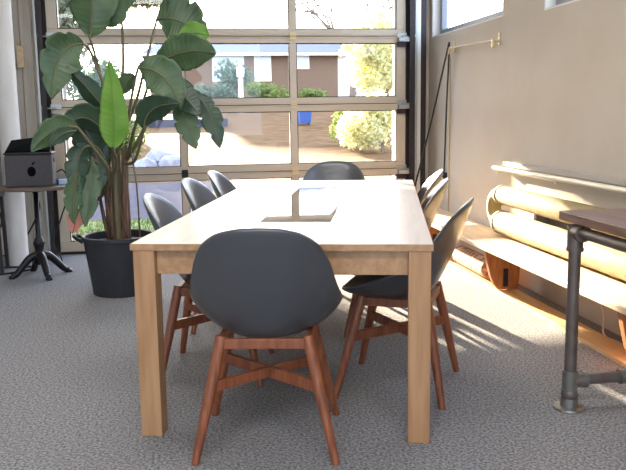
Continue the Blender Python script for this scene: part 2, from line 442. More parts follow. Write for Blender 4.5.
for k, (s1, s2) in enumerate((((-1,-1),(1,1)), ((-1,1),(1,-1)))):
    a, b = legpts(*s1); c, d = legpts(*s2)
    dz = V((0, 0, .0))
    MB().bar(a.lerp(b, .40)+dz, c.lerp(d, .40)+dz, .021, .038+.004*k).build('cross_brace', 'walnut', chair, bevel=.003)
def heading(dx, dy): return math.atan2(-dx, dy)     # chair faces +y at rz = 0
chair.rotation_euler = (0, 0, heading(.19, .98)); chair.location = (.277, 2.80, 0)
def Tm(a, b): return ctr+V((math.cos(TA), -math.sin(TA), 0))*(TW/2+a)+V((math.sin(TA), math.cos(TA), 0))*(b-TL/2)
ax = V((math.cos(TA), -math.sin(TA), 0)); ay = V((math.sin(TA), math.cos(TA), 0))
spots = [
    ((.898, 3.27, 0), (-.90, .44), 'charcoal bucket chair on the window bench side, nearest the viewer, seat under the table'),
    (tuple(Tm(-.145, 1.59)), tuple((-ax+ay*.06)[:2]), 'charcoal bucket chair on the wall bench side, middle of the three there'),
    (tuple(Tm(-.135, 2.205)), tuple((-ax+ay*.0)[:2]), 'charcoal bucket chair on the wall bench side, farthest from the viewer'),
    ((.122, 3.655, 0), tuple((ax+ay*.05)[:2]), 'charcoal bucket chair on the potted plant side, nearest the viewer'),
    (tuple(Tm(-.995, 1.62)), tuple((ax+ay*-.04)[:2]), 'charcoal bucket chair on the potted plant side, middle of the three there'),
    (tuple(Tm(-.98, 2.205)), tuple((ax+ay*.0)[:2]), 'charcoal bucket chair on the potted plant side, farthest from the viewer'),
    (tuple(Tm(-.557, 2.79)), tuple((-ay)[:2]), 'charcoal bucket chair at the far end of the oak table, facing the viewer'),
]
spots[0] = (spots[0][0], spots[0][1], 'charcoal bucket chair on the wall bench side, nearest the viewer, seat under the table')
for p, d, lab in spots: dup(chair, p, heading(*d), lab)

# ------------------------------------------------------------------ potted plant
PX, PY = -.46, 5.44
plant = thing('potted_plant', 'tall broad-leaved green plant in a black tub, left of the table', 'plant', (PX, PY, 0))
PI_ = Matrix.Translation(-V((PX, PY, 0)))
def pp(mb, name, mt, parent=None, **k):
    o = mb.build(name, mt, parent or plant, **k)
    o.matrix_parent_inverse = PI_ if parent is None else Matrix.Identity(4)
    return o
pc = (PX, PY, 0)
pot = pp(MB().lathe([(.185, 0), (.19, .004), (.238, .375), (.25, .378), (.25, .40), (.238, .402), (.226, .396), (.222, .34), (.0, .34)], 40, pc), 'pot', 'pot', smooth='auto')
pp(MB().lathe([(.0, .335), (.220, .335), (.219, .350), (.12, .362), (0, .366)], 32, pc), 'soil', 'soil', smooth=True)
for sgn in (-1, 1):
    a = V((PX+sgn*.243, PY, .365))
    pp(MB().tube(spline([a+V((-.01*sgn, -.07, 0)), a+V((sgn*.035, -.055, .028)), a+V((sgn*.055, 0, .034)), a+V((sgn*.035, .055, .028)), a+V((-.01*sgn, .07, 0))], 6), .012, 10), 'handle', 'black_rubber', parent=pot, smooth=True)
# clump of stems wrapped in dry sheaths
TOPS = []
for k, (dx, dy, lx, ly, h, r) in enumerate([(-.05, -.03, -.075, -.02, .92, .030), (.0, -.05, -.005, -.06, 1.0, .034), (.05, -.03, .055, -.04, .98, .030),
        (-.03, .04, -.05, .03, 1.02, .028), (.04, .04, .075, .03, 1.0, .028), (-.075, .01, -.12, 0, .74, .022), (.075, .0, .06, .01, .82, .022), (.015, .0, .02, .0, 1.05, .032)]):
    b = V((PX+dx*.75, PY+dy, .33)); t = V((PX+lx, PY+ly, h))
    pts = bez(b, b.lerp(t, .5)+V((dx*.25, dy*.2, 0)), t, 10)
    pp(MB().tube(pts, [r*(1.05-.55*i/10)*(1+.06*math.sin(i*2.3+k)) for i in range(11)], 10, flat=.8), 'stem', 'sheath' if k % 3 != 1 else 'stalk', smooth=True)
    TOPS.append(t)
for k in range(5):     # thin loose sheaths standing off the clump
    b = V((PX+random.uniform(-.07, .07), PY-.07, .36)); t = b+V((random.uniform(-.05, .05), random.uniform(-.05, .0), random.uniform(.25, .5)))
    pp(MB().tube(bez(b, b.lerp(t, .5)+V((random.uniform(-.03, .03), -.03, 0)), t, 6), [.013, .014, .013, .011, .009, .006, .003], 6, flat=.35), 'dry_sheath', 'sheath', smooth=True)
pp(MB().tube(spline([at(131, 150, 5.35), at(137, 190, 5.3), at(140, 242, 5.42)], 5), [.006]*10+[.007], 8), 'stake', 'stalk', smooth=True)

def leaf(B, Cc, T, hw, Y0, Y1, mt='leaf', tilt=0, fold=.25, stalk=None, early=.35, tear=.12, seed=0, asym=0):
    """blade from base B by way of Cc to tip T (sight-line points at depth Y0..Y1)"""
    rnd = random.Random(seed*31+5)
    b = at(*B, Y0); c = at(*Cc, (Y0+Y1)/2); t = at(*T, Y1)
    n = 66; mcols = 6
    mid = bez(b, c, t, n)
    px = (b-CAM).length/F_PX
    W = hw*px
    mb = MB(); vs = []
    ph = rnd.uniform(0, 6)
    for i, p in enumerate(mid):
        s = i/n
        d = (mid[min(i+1, n)]-mid[max(i-1, 0)]).normalized()
        view = (p-CAM).normalized()
        side = d.cross(view).normalized(); nor = side.cross(d).normalized()
        e = early
        prof = (math.sin(PI*min(1, (s/(2*e)) if s < e else .5+.5*(s-e)/(1-e))))**.75
        if s == 0: prof = .03
        if s == 1: prof = .02
        for k in range(-mcols, mcols+1):
            f = k/mcols
            edge = 1-tear*max(0, math.sin(s*23+ph+(2 if k > 0 else 0)))**4*abs(f)
            wd = W*prof*f*edge*(1+asym*(1 if f > 0 else -1))
            ang = tilt
            sd = side*math.cos(ang)+nor*math.sin(ang)
            nn = nor*math.cos(ang)-side*math.sin(ang)
            lift = fold*abs(wd)+.05*W*math.sin(s*13+ph+f*1.5)*abs(f)+.008*W*math.sin(s*92-abs(f)*5)*min(1, 3*abs(f))-.18*W*f*f*prof
            vs.append(p+sd*wd+nn*lift)
    w_ = 2*mcols+1
    fs = [(i*w_+k, i*w_+k+1, (i+1)*w_+k+1, (i+1)*w_+k) for i in range(n) for k in range(w_-1)]
    mb.add(vs, fs)
    lf = pp(mb, 'leaf', mt, smooth=True, solid=.0016)
    # midrib runs down the blade
    pp(MB().tube([p+(CAM-p).normalized()*.002 for p in mid[:-2]], [.006*(1-.75*i/n) for i in range(n-1)], 6), 'midrib', 'stalk' if mt != 'leaf_bright' else mt, parent=lf, smooth=True)
    if stalk is not None:
        k0, via = stalk
        a = TOPS[k0]-V((0, 0, .10))
        pts = spline([a]+[at(*v[:2], v[2] if len(v) > 2 else (Y0+PY)/2) for v in via]+[b, mid[2]], 8)
        N = len(pts)
        pp(MB().tube(pts, [.0125-.0062*i/(N-1) for i in range(N)], 8), 'leaf_stalk', 'stalk', parent=lf, smooth=True)
    return lf
# top left pair, standing up out of view
leaf((90, 38), (95, 0), (86, -62), 24, 5.30, 5.25, 'leaf', .25, .35, (0, [(112, 120), (100, 72)]), .5, seed=1)
leaf((121, 13), (110, -12), (128, -60), 21, 5.5, 5.55, 'leaf', -.3, .3, (1, [(122, 90), (123, 45)]), .4, seed=2)
leaf((104, 26), (116, 12), (126, -22), 13, 5.36, 5.3, 'leaf', .2, .2, None, .4, seed=22)
leaf((84, 44), (52, 41), (52, 99), 20, 5.28, 5.15, 'leaf', .1, -.1, (5, [(104, 98), (96, 66), (89, 49)]), .45, .2, seed=3, asym=.1)
leaf((109, 114), (92, 92), (66, 66), 11, 5.25, 5.2, 'leaf_dark', .3, .5, (0, [(113, 138)]), .35, seed=4)
leaf((113, 149), (116, 118), (109, 60), 14, 5.12, 5.10, 'leaf_bright', .1, .25, (5, [(116, 168, 5.25)]), .32, .05, seed=5)
leaf((109, 139), (84, 100), (62, 132), 14, 5.2, 5.1, 'leaf_dark', .35, .4, (0, [(113, 150)]), .45, seed=6)
leaf((106, 168), (88, 132), (73, 112), 17, 5.3, 5.28, 'leaf_dark', 0, .3, (5, [(112, 178)]), .5, seed=7)
leaf((78, 128), (56, 120), (31, 152), 13, 5.08, 4.98, 'leaf', .2, .25, (5, [(108, 172, 5.2), (92, 146, 5.1)]), .45, seed=8)
leaf((76, 131), (62, 130), (48, 147), 7, 5.05, 4.98, 'leaf_dark', .1, .2, None, .5, seed=9)
# drooping lower left
leaf((88, 146), (74, 148), (77, 204), 12, 5.2, 5.12, 'leaf_dark', .2, .3, (5, [(110, 178, 5.3), (99, 150, 5.22)]), .5, .3, seed=10)
leaf((92, 158), (92, 180), (85, 227), 11, 5.22, 5.12, 'leaf', 0, .2, (5, [(108, 182, 5.3), (100, 166, 5.24)]), .55, .35, seed=11)
leaf((78, 172), (70, 190), (74, 224), 9, 5.15, 5.08, 'leaf', .3, .2, None, .5, .3, seed=12)
leaf((94, 150), (102, 168), (95, 196), 10, 5.26, 5.18, 'leaf_dark', -.2, .2, None, .5, .3, seed=13)
leaf((74, 207), (78, 218), (72, 234), 8, 5.2, 5.2, 'leaf_dry', 0, .1, None, .4, .1, seed=14)
# upper right
leaf((157, 19), (180, 14), (206, 40), 23, 5.55, 5.45, 'leaf', .15, .15, (3, [(133, 110), (146, 62)]), .4, .22, seed=15, asym=.1)
leaf((178, 36), (196, 30), (209, 36), 11, 5.43, 5.40, 'leaf_bright', .2, .1, None, .45, .05, seed=16)  # sun glowing through this leaf tip is put into the brighter green
leaf((154, 66), (186, 44), (216, 54), 18, 5.35, 5.2, 'leaf', -.15, .2, (4, [(134, 130), (146, 92)]), .5, .08, seed=17)
leaf((138, 68), (166, 66), (181, 108), 19, 5.2, 5.1, 'leaf', .1, .12, (1, [(126, 130, 5.3), (132, 95, 5.25)]), .45, .1, seed=18)
leaf((144, 129), (144, 102), (180, 104), 14, 5.15, 5.05, 'leaf_dark', -.3, .25, (2, [(135, 160, 5.3)]), .45, .1, seed=19)
leaf((164, 84), (184, 92), (200, 116), 15, 5.3, 5.2, 'leaf_dark', .2, .25, (4, [(140, 138), (152, 106)]), .4, .1, seed=20)
leaf((176, 98), (186, 118), (196, 149), 12, 5.28, 5.2, 'leaf', .1, .3, None, .55, .3, seed=21)
leaf((190, 90), (212, 104), (220, 148), 11, 5.35, 5.25, 'leaf_dark', .2, .3, (4, [(144, 130), (164, 92), (178, 84)]), .6, .3, seed=23)
leaf((134, 74), (126, 82), (120, 96), 9, 5.4, 5.4, 'leaf', .3, .3, None, .4, .1, seed=24)

# ------------------------------------------------------------------ bench, plank and pipes along the right wall
BZ = .345
bench = thing('wall_bench', 'low pale wooden bench along the right wall under the cream pipes', 'bench', (2.03, 4.0, 0))
BI = Matrix.Translation(-V((2.03, 4.0, 0)))
def bp_(mb, name, mt, **k):
    o = mb.build(name, mt, bench, **k); o.matrix_parent_inverse = BI; return o
bp_(MB().box((1.85, .8, BZ-.03), (2.20, 6.7, BZ)), 'seat_board', 'bench_wood', bevel=.004)
def support(y):
    poly = [(1.90, BZ-.031), (1.915, .24), (1.945, .12), (1.97, .065), (2.0, .028), (2.13, .028), (2.145, .10), (2.15, BZ-.031)]
    o = bp_(MB().prism(poly, y-.022, y+.022, lambda u, w_, d: V((u, d, w_))), 'support', 'support_wood', bevel=.006)
    o2 = MB().box((2.03, y-.0255, .05), (2.065, y-.0225, .17)).build('bracket', 'dark_steel', o, bevel=.001); o2.matrix_parent_inverse = Matrix.Identity(4)
for y in (6.35, 4.84, 3.2, 1.75): support(y)
tag(MB().box((1.99, .6, .0), (2.135, 6.85, .024)).build('floor_plank', 'plank', bevel=.003), 'long pale wood plank lying on the carpet under the wall bench', 'plank')

pipe = thing('insulated_pipe', 'pair of cream wrapped heating pipes joined by a bend above the bench', 'pipe', (2.12, 4.0, 0))
PPI = Matrix.Translation(-V((2.12, 4.0, 0)))
def pt_(mb, name, mt, **k):
    o = mb.build(name, mt, pipe, **k); o.matrix_parent_inverse = PPI; return o
XP = 2.13; zu, zl, ru, rl = .622, .435, .064, .078; YP = 5.12
def wrapped(z, r, y0, y1, seed):
    rnd = random.Random(seed); n = 90
    pts = [(XP+rnd.uniform(-.001, .001), y0+(y1-y0)*i/n, z) for i in range(n+1)]
    return MB().tube(pts, [r*(1+.012*math.sin(i*2.1)+rnd.uniform(-.012, .012)) for i in range(n+1)], 24)
pt_(wrapped(zu, ru, .9, YP, 1), 'upper_pipe', 'cream_wrap', smooth=True)
pt_(wrapped(zl, rl, .9, YP-.02, 2), 'lower_pipe', 'cream_wrap', smooth=True)
zc = (zu+zl)/2; rc = (zu-zl)/2
bend = [(XP, YP-.03+0.0, zu)]+[(XP, YP+.02+math.sin(a)*rc*1.15, zc+math.cos(a)*rc) for a in [PI*i/14 for i in range(15)]]+[(XP, YP-.03, zl)]
pt_(MB().tube(bend, .050, 18), 'pipe_bend', 'cream_wrap', smooth=True)
for z, r in ((zu, ru), (zl, rl)):
    pt_(MB().tube([(XP, YP-.035, z), (XP, YP-.01, z)], r+.004, 24), 'collar', 'cream_wrap', smooth='auto')
for y in (4.65, 3.3, 2.0):
    pt_(MB().box((XP+.03, y-.015, zl-.02), (XW-.003, y+.015, zu+.02)), 'wall_bracket', 'rail_grey')

rail = thing('wall_rail', 'long cream rail fixed along the right wall above the wrapped pipes', 'rail', (XW, 4.2, .80))
RI = Matrix.Translation(-V((XW, 4.2, .80)))
def rl_(mb, name, mt, **k):
    o = mb.build(name, mt, rail, **k); o.matrix_parent_inverse = RI; return o
rl_(MB().tube([(XW-.055, .8, .785), (XW-.055, 5.42, .785)], .017, 14), 'tube', 'rail', smooth='auto')
rl_(MB().box((XW-.022, .8, .80), (XW, 5.36, .835)), 'backing_strip', 'rail_grey', bevel=.003)
for y in (5.34, 4.45, 3.3, 2.1):
    rl_(MB().bar((XW, y, .79), (XW-.055, y, .785), .02, .012).box((XW-.012, y-.016, .765), (XW, y+.016, .80)).tube([(XW-.055, y, .768), (XW-.055, y, .752)], .009, 8), 'bracket', 'rail')

rod = thing('wall_rod', 'short pale metal rod on two brackets high on the right wall', 'rod', (XW, 6.2, 1.72))
WI = Matrix.Translation(-V((XW, 6.2, 1.72)))
def pw(px, py, off=0):
    d = fw+cr*((px-313)/F_PX)+cu*((235-py)/F_PX); return CAM+d*((XW-off)/d.x)
a_, b_ = pw(449, 48, .05), pw(493, 40.5, .05)
def rd_(mb, name, mt, **k):
    o = mb.build(name, mt, rod, **k); o.matrix_parent_inverse = WI; return o
rd_(MB().tube([a_, b_], .007, 10), 'bar', 'conduit', smooth='auto')
for p in (a_, b_):
    rd_(MB().box((XW-.008, p.y-.014, p.z-.03), (XW, p.y+.014, p.z+.055)).bar(p, (XW, p.y, p.z), .014, .014).box((p.x-.010, p.y-.010, p.z-.05), (p.x+.010, p.y+.010, p.z+.012)), 'bracket', 'brass', bevel=.002)
# black cord looped over the rod end
c1 = at(415, 186, 6.93); c2 = pw(444, 176, .03)
cordp = spline([c1, c1.lerp(a_, .5)+V((0, 0, -.01)), a_+V((-.012, 0, -.01)), a_+V((0, .01, .012)), a_+V((.008, .02, -.02)), a_.lerp(c2, .5)+V((.005, .02, 0)), c2], 8)
tag(MB().tube(cordp, .0075, 8).build('cord', 'cord', smooth=True), 'black cord hanging in a loop from the rod on the right wall', 'cord')
pl_ = thing('wall_cleat', 'small black cleat on the right wall holding the hanging cord', 'cleat', (XW, c2.y, c2.z))
MB().box((-.03, -.03, -.035), (0, .03, .03)).build('cleat_block', 'cord', pl_, bevel=.006)
MB().tube([(-.045, -.05, .0), (-.03, -.02, -.006), (-.03, .02, -.006), (-.045, .05, .0)], .008, 8).build('horn', 'cord', pl_, smooth=True)
cy_ = pw(449.5, 52, .01)
tag(MB().tube([(XW-.008, cy_.y, .05), (XW-.008, cy_.y, cy_.z-.05)], .008, 8).build('wall_conduit', 'conduit', smooth='auto'), 'thin vertical conduit on the right wall beside the hanging cord', 'conduit')

rg = MB().tube([(2.075, 5.15, .0975), (2.075, 5.3, .0975), (2.075, 5.75, .0975)], [.070, .072, .070], 20)
rg_o = rg.build('rolled_rug', 'rug', smooth='auto'); tag(rg_o, 'small rolled patterned rug under the wall bench', 'rug')
wc = spline([(2.215, 3.95, .26), (2.2, 3.85, .10), (2.165, 3.78, .012), (2.16, 3.66, .008), (2.20, 3.45, .008), (2.2, 3.2, .008)], 8)
tag(MB().tube(wc, .006, 8).build('white_cable', 'white_cord', smooth=True), 'thin pale cable trailing under the wall bench', 'cable')

# ------------------------------------------------------------------ iron pipe table at the right
PTX, PTY = 1.50, 2.86
pt = thing('pipe_table', 'dark wooden table on iron pipe legs at the right edge', 'table', (PTX, PTY, 0))
MB().box((-.035, -1.65, .765), (.66, .075, .80)).build('tabletop', 'dark_top2', pt, bevel=.003)
def pleg(x, y):
    lg = MB().tube([(x, y, .03), (x, y, .72)], .0245, 20).build('leg', 'iron_pipe', pt, smooth='auto')
    MB().lathe([(.062, 0), (.064, .003), (.062, .009), (.036, .013), (.034, .048), (.0, .048)], 28, (x, y, 0)).build('flange', 'galv', lg, smooth='auto')
    MB().lathe([(.030, .05), (.033, .056), (.033, .072), (.030, .078)], 20, (x, y, 0)).build('collar', 'iron_pipe', lg, smooth='auto')
    return lg
for y in (0, -1.5): pleg(0, y)
XE = XW-PTX
MB().tube([(0, -.03, .728), (0, -1.47, .728)], .0225, 18).build('top_pipe', 'iron_pipe', pt, smooth='auto')
for y in (0, -1.5):
    s = 1 if y < -1 else -1
    MB().tube([(0, y, .655), (0, y, .752)], .031, 18).tube([(0, y, .726), (0, y+s*.062, .726)], .031, 18).tube([(0, y, .648), (0, y, .662)], .034, 18).tube([(0, y+s*.052, .726), (0, y+s*.066, .726)], .034, 18).build('elbow', 'iron_pipe', pt, smooth='auto')
    MB().tube([(.03, y, .118), (XE-.012, y, .118)], .0225, 18).build('stretcher', 'iron_pipe', pt, smooth='auto')
    MB().tube([(0, y, .078), (0, y, .16)], .031, 18).tube([(0, y, .118), (.066, y, .118)], .030, 18).tube([(.054, y, .118), (.07, y, .118)], .033, 18).build('tee', 'galv', pt, smooth='auto')
    MB().tube([(.215, y, .118), (.295, y, .118)], .031, 18).tube([(.255, y, .118), (.255, y-s*-.06, .118)], .031, 18).build('tee', 'galv', pt, smooth='auto')
    MB().tube([(XE-.012, y, .118), (XE-.002, y, .118)], .062, 24).tube([(XE-.05, y, .118), (XE-.012, y, .118)], .034, 24).build('wall_flange', 'galv', pt, smooth='auto')
MB().tube([(.255, -.05, .118), (.255, -1.45, .118)], .0225, 18).build('stretcher', 'iron_pipe', pt, smooth='auto')

# ------------------------------------------------------------------ left corner: pipe, bistro table, case
tag(MB().lathe([(.078, 0), (.078, 3.09)], 28, (-1.37, 6.66, 0)).build('standing_pipe', 'white_pipe', smooth='auto'), 'thick white painted pipe rising from floor to ceiling at the left', 'pipe')
RX, RY = -1.115, 6.16
rt = thing('bistro_table', 'small round table on a black cast iron pedestal in the left corner', 'table', (RX, RY, 0))
MB().lathe([(0, .662), (.255, .662), (.262, .668), (.262, .682), (.255, .688), (0, .688)], 48).build('tabletop', 'edge', rt, smooth='auto')
MB().lathe([(.085, .645), (.09, .661), (.0, .661)], 24).build('mount_plate', 'cast_iron', rt, smooth='auto')
MB().lathe([(.048, .09), (.046, .15), (.030, .19), (.036, .225), (.044, .25), (.034, .275), (.020, .30), (.018, .645)], 24).build('column', 'cast_iron', rt, smooth=True)
for k in range(4):
    a = PI/4+k*PI/2-.35
    u = V((math.cos(a), math.sin(a), 0))
    pts = spline([u*.02+V((0,0,.16)), u*.075+V((0,0,.14)), u*.13+V((0,0,.085)), u*.18+V((0,0,.030)), u*.215+V((0,0,.020))], 6)
    N = len(pts)
    ft = MB().tube(pts, [.033-.013*i/(N-1) for i in range(N)], 12).build('foot', 'cast_iron', rt, smooth=True)
    MB().lathe([(.022, 0), (.026, .006), (.024, .022), (.0, .026)], 14, u*.213).build('foot_pad', 'cast_iron', ft, smooth=True)
cs = thing('storage_case', 'charcoal fabric case with a dark emblem on its front, on the round table', 'case', (RX-.015, RY-.03, .689), .04)
MB().box((-.165, -.12, .0), (.165, .12, .232)).build('body', 'case', cs, bevel=.012)
MB().box((-.168, -.123, .233), (.168, .123, .25)).build('lid', 'case_dark', cs, bevel=.006)
# dark emblem and hand hole on the front face
em = MB()
em.lathe([(.0, 0), (.03, 0), (.033, .004), (.0, .004)], 20)
emo = em.build('emblem', 'emblem', cs, smooth='auto'); emo.rotation_euler = (PI/2, 0, 0); emo.location = (.02, -.1195, .112); emo.scale = (.9, 1.1, 1)
em2 = MB().prism([(0, .046), (.014, .050), (.026, .066), (.024, .072), (.008, .064)], -.1235, -.1195, lambda u, w_, d: V((u+.022, d, w_+.112))).build('emblem_leaf', 'emblem', cs)
MB().box((.164, -.02, .17), (.172, .02, .205)).build('side_clasp', 'case_dark', cs, bevel=.003)
fo = thing('black_folder', 'thin black folder lying tilted on top of the charcoal case', 'folder', (RX-.03, RY-.03, .9395), .1)
MB().add([V(p) for p in ((-.15, -.11, .0), (.16, -.11, .0), (.16, .11, .0), (-.15, .11, .0), (-.145, -.105, .012), (.165, -.10, .016), (.17, .11, .115), (-.12, .11, .085))],
         [(0,3,2,1),(4,5,6,7),(0,1,5,4),(1,2,6,5),(2,3,7,6),(3,0,4,7)]).build('cover', 'emblem', fo, bevel=.003)
pk = thing('card_pack', 'small pale blue pack standing beside the charcoal case', 'pack', (RX+.202, RY+.0, .689), .15)
MB().box((-.028, -.02, 0), (.028, .02, .04)).build('carton', 'blue_pack', pk, bevel=.002)
MB().box((-.048, -.021, 0), (-.0285, .019, .04)).build('carton_end', 'blue_dark', pk, bevel=.002)
cb = spline([at(57, 172, 6.12), at(63, 170, 6.05), at(68.5, 181, 6.0), at(68, 196, 6.0), at(62, 215, 6.2), at(55, 240, 6.5), V((-1.03, 6.62, .012)), V((-1.2, 6.85, .01))], 7)
tag(MB().tube(cb, .0055, 8).build('power_cable', 'cord', smooth=True), 'black cable dropping from the charcoal case to the floor', 'cable')
bg = thing('black_bag', 'black bag on a stool at the left edge of the picture', 'bag', (-1.585, 6.44, .62), 0)
MB().box((-.14, -.105, 0), (.165, .105, .30)).build('bag_body', 'case_dark', bg, bevel=.04, smooth=True)
MB().tube(spline([(-.08, 0, .29), (-.06, 0, .36), (.06, 0, .36), (.08, 0, .29)], 6), .010, 8).build('bag_handle', 'cord', bg, smooth=True)
st = thing('plain_stool', 'dark stool under the black bag at the left edge', 'stool', (-1.585, 6.44, 0))
MB().box((-.17, -.11, .585), (.165, .115, .619)).build('seat', 'case_dark', st, bevel=.006)
for sx in (-1, 1):
    for sy in (-1, 1): MB().bar((sx*.14, sy*.09, .586), (sx*.15, sy*.10, 0), .026, .026, V((0,1,0))).build('leg', 'dark_steel', st)
rnd = random.Random(3)
CAB = ['black cable looped on the carpet below the round table', 'black cable coiled against the end wall behind the white pipe', 'pale cable trailing on the carpet left of the white pipe']
CP = [[at(0, 262, 6.3)+V((0,0,0)), V((-1.40, 6.24, .009)), V((-1.2, 6.42, .009)), V((-1.26, 6.50, .009)), V((-1.5, 6.50, .009)), V((-1.58, 6.45, .009))],
      [V((-1.62, 7.05, .5)), V((-1.56, 7.0, .3)), V((-1.66, 6.95, .12)), V((-1.5, 6.93, .03)), V((-1.35, 6.95, .2)), V((-1.25, 7.03, .42)), V((-1.30, 7.05, .56))],
      [V((-1.75, 6.8, .18)), V((-1.62, 6.76, .12)), V((-1.55, 6.70, .04)), V((-1.49, 6.57, .008)), V((-1.66, 6.62, .008))]]
CP[0][0] = V((-1.62, 6.25, .009))
for lab, ps, mt in zip(CAB, CP, ('cord', 'cord', 'white_cord')):
    tag(MB().tube(spline(ps, 8), .0075, 8).build('floor_cable', mt, smooth=True), lab, 'cable')
blk = MB().box((-1.36, YE-.085, 1.60), (-1.30, YE-.0505, 1.78)).build('wood_block', 'bench_wood', trim3, bevel=.006)
bl2 = MB().tube([(-1.40, YE-.05, 1.625), (-1.40, YE-.10, 1.625)], .03, 14).build('cable_clip', 'cord', trim3, smooth='auto')

# ------------------------------------------------------------------ outdoors
def gz(y): return -.04 if y < 16 else -.04+2.0*min(1, (y-16)/30)**1.25
# threshold and ground as one sloped sheet with thickness
g = MB(); ys = [YE+.2+i*.01 for i in range(1)]+[8, 9, 10, 12, 14, 16, 18, 20, 23, 26, 30, 34, 38, 42, 46, 60, 90]
n = len(ys); xs_ = [-60, -30, -12, -6, 0, 6, 12, 30, 60]; k_ = len(xs_)
vs = [V((x, y, gz(y))) for y in ys for x in xs_]+[V((x, y, gz(y)-.5)) for y in ys for x in xs_]
fs = [(i*k_+j, i*k_+j+1, (i+1)*k_+j+1, (i+1)*k_+j) for i in range(n-1) for j in range(k_-1)]
off = n*k_
fs += [tuple(off+q for q in f) for f in fs]
gr = g.add(vs, fs).build('ground', 'ground', smooth=True); struct(gr)
def strip(name, mt, poly, z0, z1):
    mb = MB(); N = len(poly)
    mb.add([V((x, y, z0)) for x, y in poly]+[V((x, y, z1)) for x, y in poly], [tuple(reversed(range(N))), tuple(range(N, 2*N))]+[(i, (i+1) % N, N+(i+1) % N, N+i) for i in range(N)])
    return struct(mb.build(name, mt))
strip('driveway', 'asphalt', [(-20, 9.7), (12, 9.3), (12, 14.0), (-20, 15.2)], -.2, -.028)
lawn_b = strip('lawn_base', 'turf', [(-20, 7.75), (12, 7.75), (12, 9.25), (-20, 9.65)], -.2, -.024)
gs = MB(); rnd = random.Random(9)
for _ in range(9000):
    x = rnd.uniform(-3.2, 3.6); y = rnd.uniform(7.78, 9.35); h = rnd.uniform(.02, .055); a = rnd.uniform(0, 2*PI); wv = V((math.cos(a), math.sin(a), 0))*.006
    p = V((x, y, -.025)); gs.add([p-wv, p+wv, p+V((rnd.uniform(-.02, .02), rnd.uniform(-.02, .02), h))], [(0, 1, 2)])
go = gs.build('grass', 'turf'); tag(go, 'strip of short green grass just outside the glazed door', 'grass', kind='stuff')
strip('street', 'asphalt', [(-30, 30), (1.6, 29.4), (1.6, 33), (-30, 33.4)], .45, .98)

def house(name, label, x0, x1, y, z0, h, wins, wallm, roofm, roof_h):
    hs = thing(name, label, 'house', ((x0+x1)/2, y, z0))
    I = Matrix.Translation(-hs.location)
    def hp(mb, nm, mt, parent=None, **k):
        o = mb.build(nm, mt, parent or hs, **k); o.matrix_parent_inverse = I if parent is None else Matrix.Identity(4); return o
    hp(MB().box((x0, y, z0), (x1, y+7, z0+h)), 'wall', wallm)
    ov = .5
    hp(MB().add([V(p) for p in ((x0-ov, y-ov, z0+h), (x1+ov, y-ov, z0+h), (x1+ov, y+7.5, z0+h), (x0-ov, y+7.5, z0+h), (x0+.6, y+3.5, z0+h+roof_h), (x1-.6, y+3.5, z0+h+roof_h))],
        [(0,3,2,1),(0,1,5,4),(2,3,4,5),(1,2,5),(3,0,4)]), 'roof', roofm)
    hp(MB().box((x0-ov, y-ov-.1, z0+h-.12), (x1+ov, y-ov, z0+h+.02)), 'gutter', 'white_paint')
    for (a, b, c, d) in wins:
        wm = MB()
        wm.box((a-.08, y-.06, c-.08), (b+.08, y-.005, c)); wm.box((a-.08, y-.06, d), (b+.08, y-.005, d+.08))
        wm.box((a-.08, y-.06, c), (a, y-.005, d)); wm.box((b, y-.06, c), (b+.08, y-.005, d)); wm.box((a, y-.05, (c+d)/2-.03), (b, y-.005, (c+d)/2+.03))
        wf = hp(wm, 'window', 'white_paint')
        hp(MB().box((a, y-.03, c), (b, y-.006, d)), 'pane', 'win_pale', parent=wf)
    return hs
HY = 45.0
def hx_(px): return at(px, 80, HY).x
def hz_(py): return at(250, py, HY).z
house('brick_house', 'low tan brick house with a grey roof across the street, behind the hedge', hx_(150), hx_(338), HY, gz(HY)-.3, hz_(54)-gz(HY)+.3,
      [(hx_(214), hx_(243), hz_(80), hz_(57)), (hx_(256), hx_(270), hz_(80), hz_(57)), (hx_(298), hx_(308), hz_(68), hz_(57)), (hx_(166), hx_(180), hz_(82), hz_(58))], 'brick', 'roof', 1.0)
house('pale_house', 'pale house partly behind trees, right of the tan brick house', hx_(352), hx_(500), HY+9, gz(HY)-.3, 3.4,
      [(hx_(362), hx_(374), gz(HY)+1, gz(HY)+2.2)], 'white_paint', 'roof', 1.1)

def crown(c, r, nleaf, size, seed, squash=1.0):
    rnd = random.Random(seed); mb = MB(); c = V(c)
    blobs = [(c, V(r))]+[(c+V((rnd.uniform(-.6, .6)*r[0], rnd.uniform(-.6, .6)*r[1], rnd.uniform(-.5, .55)*r[2])), V(r)*rnd.uniform(.4, .6)) for _ in range(7)]
    for _ in range(nleaf):
        b, rr = rnd.choice(blobs)
        while True:
            d = V((rnd.uniform(-1, 1), rnd.uniform(-1, 1), rnd.uniform(-1, 1)))
            if .3 < d.length < 1: break
        p = b+V((d.x*rr.x, d.y*rr.y, d.z*rr.z))
        u = V((rnd.gauss(0, 1), rnd.gauss(0, 1), rnd.gauss(0, 1))).normalized(); w_ = u.cross(V((rnd.gauss(0, 1), rnd.gauss(0, 1), rnd.gauss(0, 1)))).normalized()
        s = size*rnd.uniform(.6, 1.3)
        mb.add([p-u*s, p+w_*s*.5, p+u*s, p-w_*s*.5], [(0, 1, 2, 3)])
    return mb
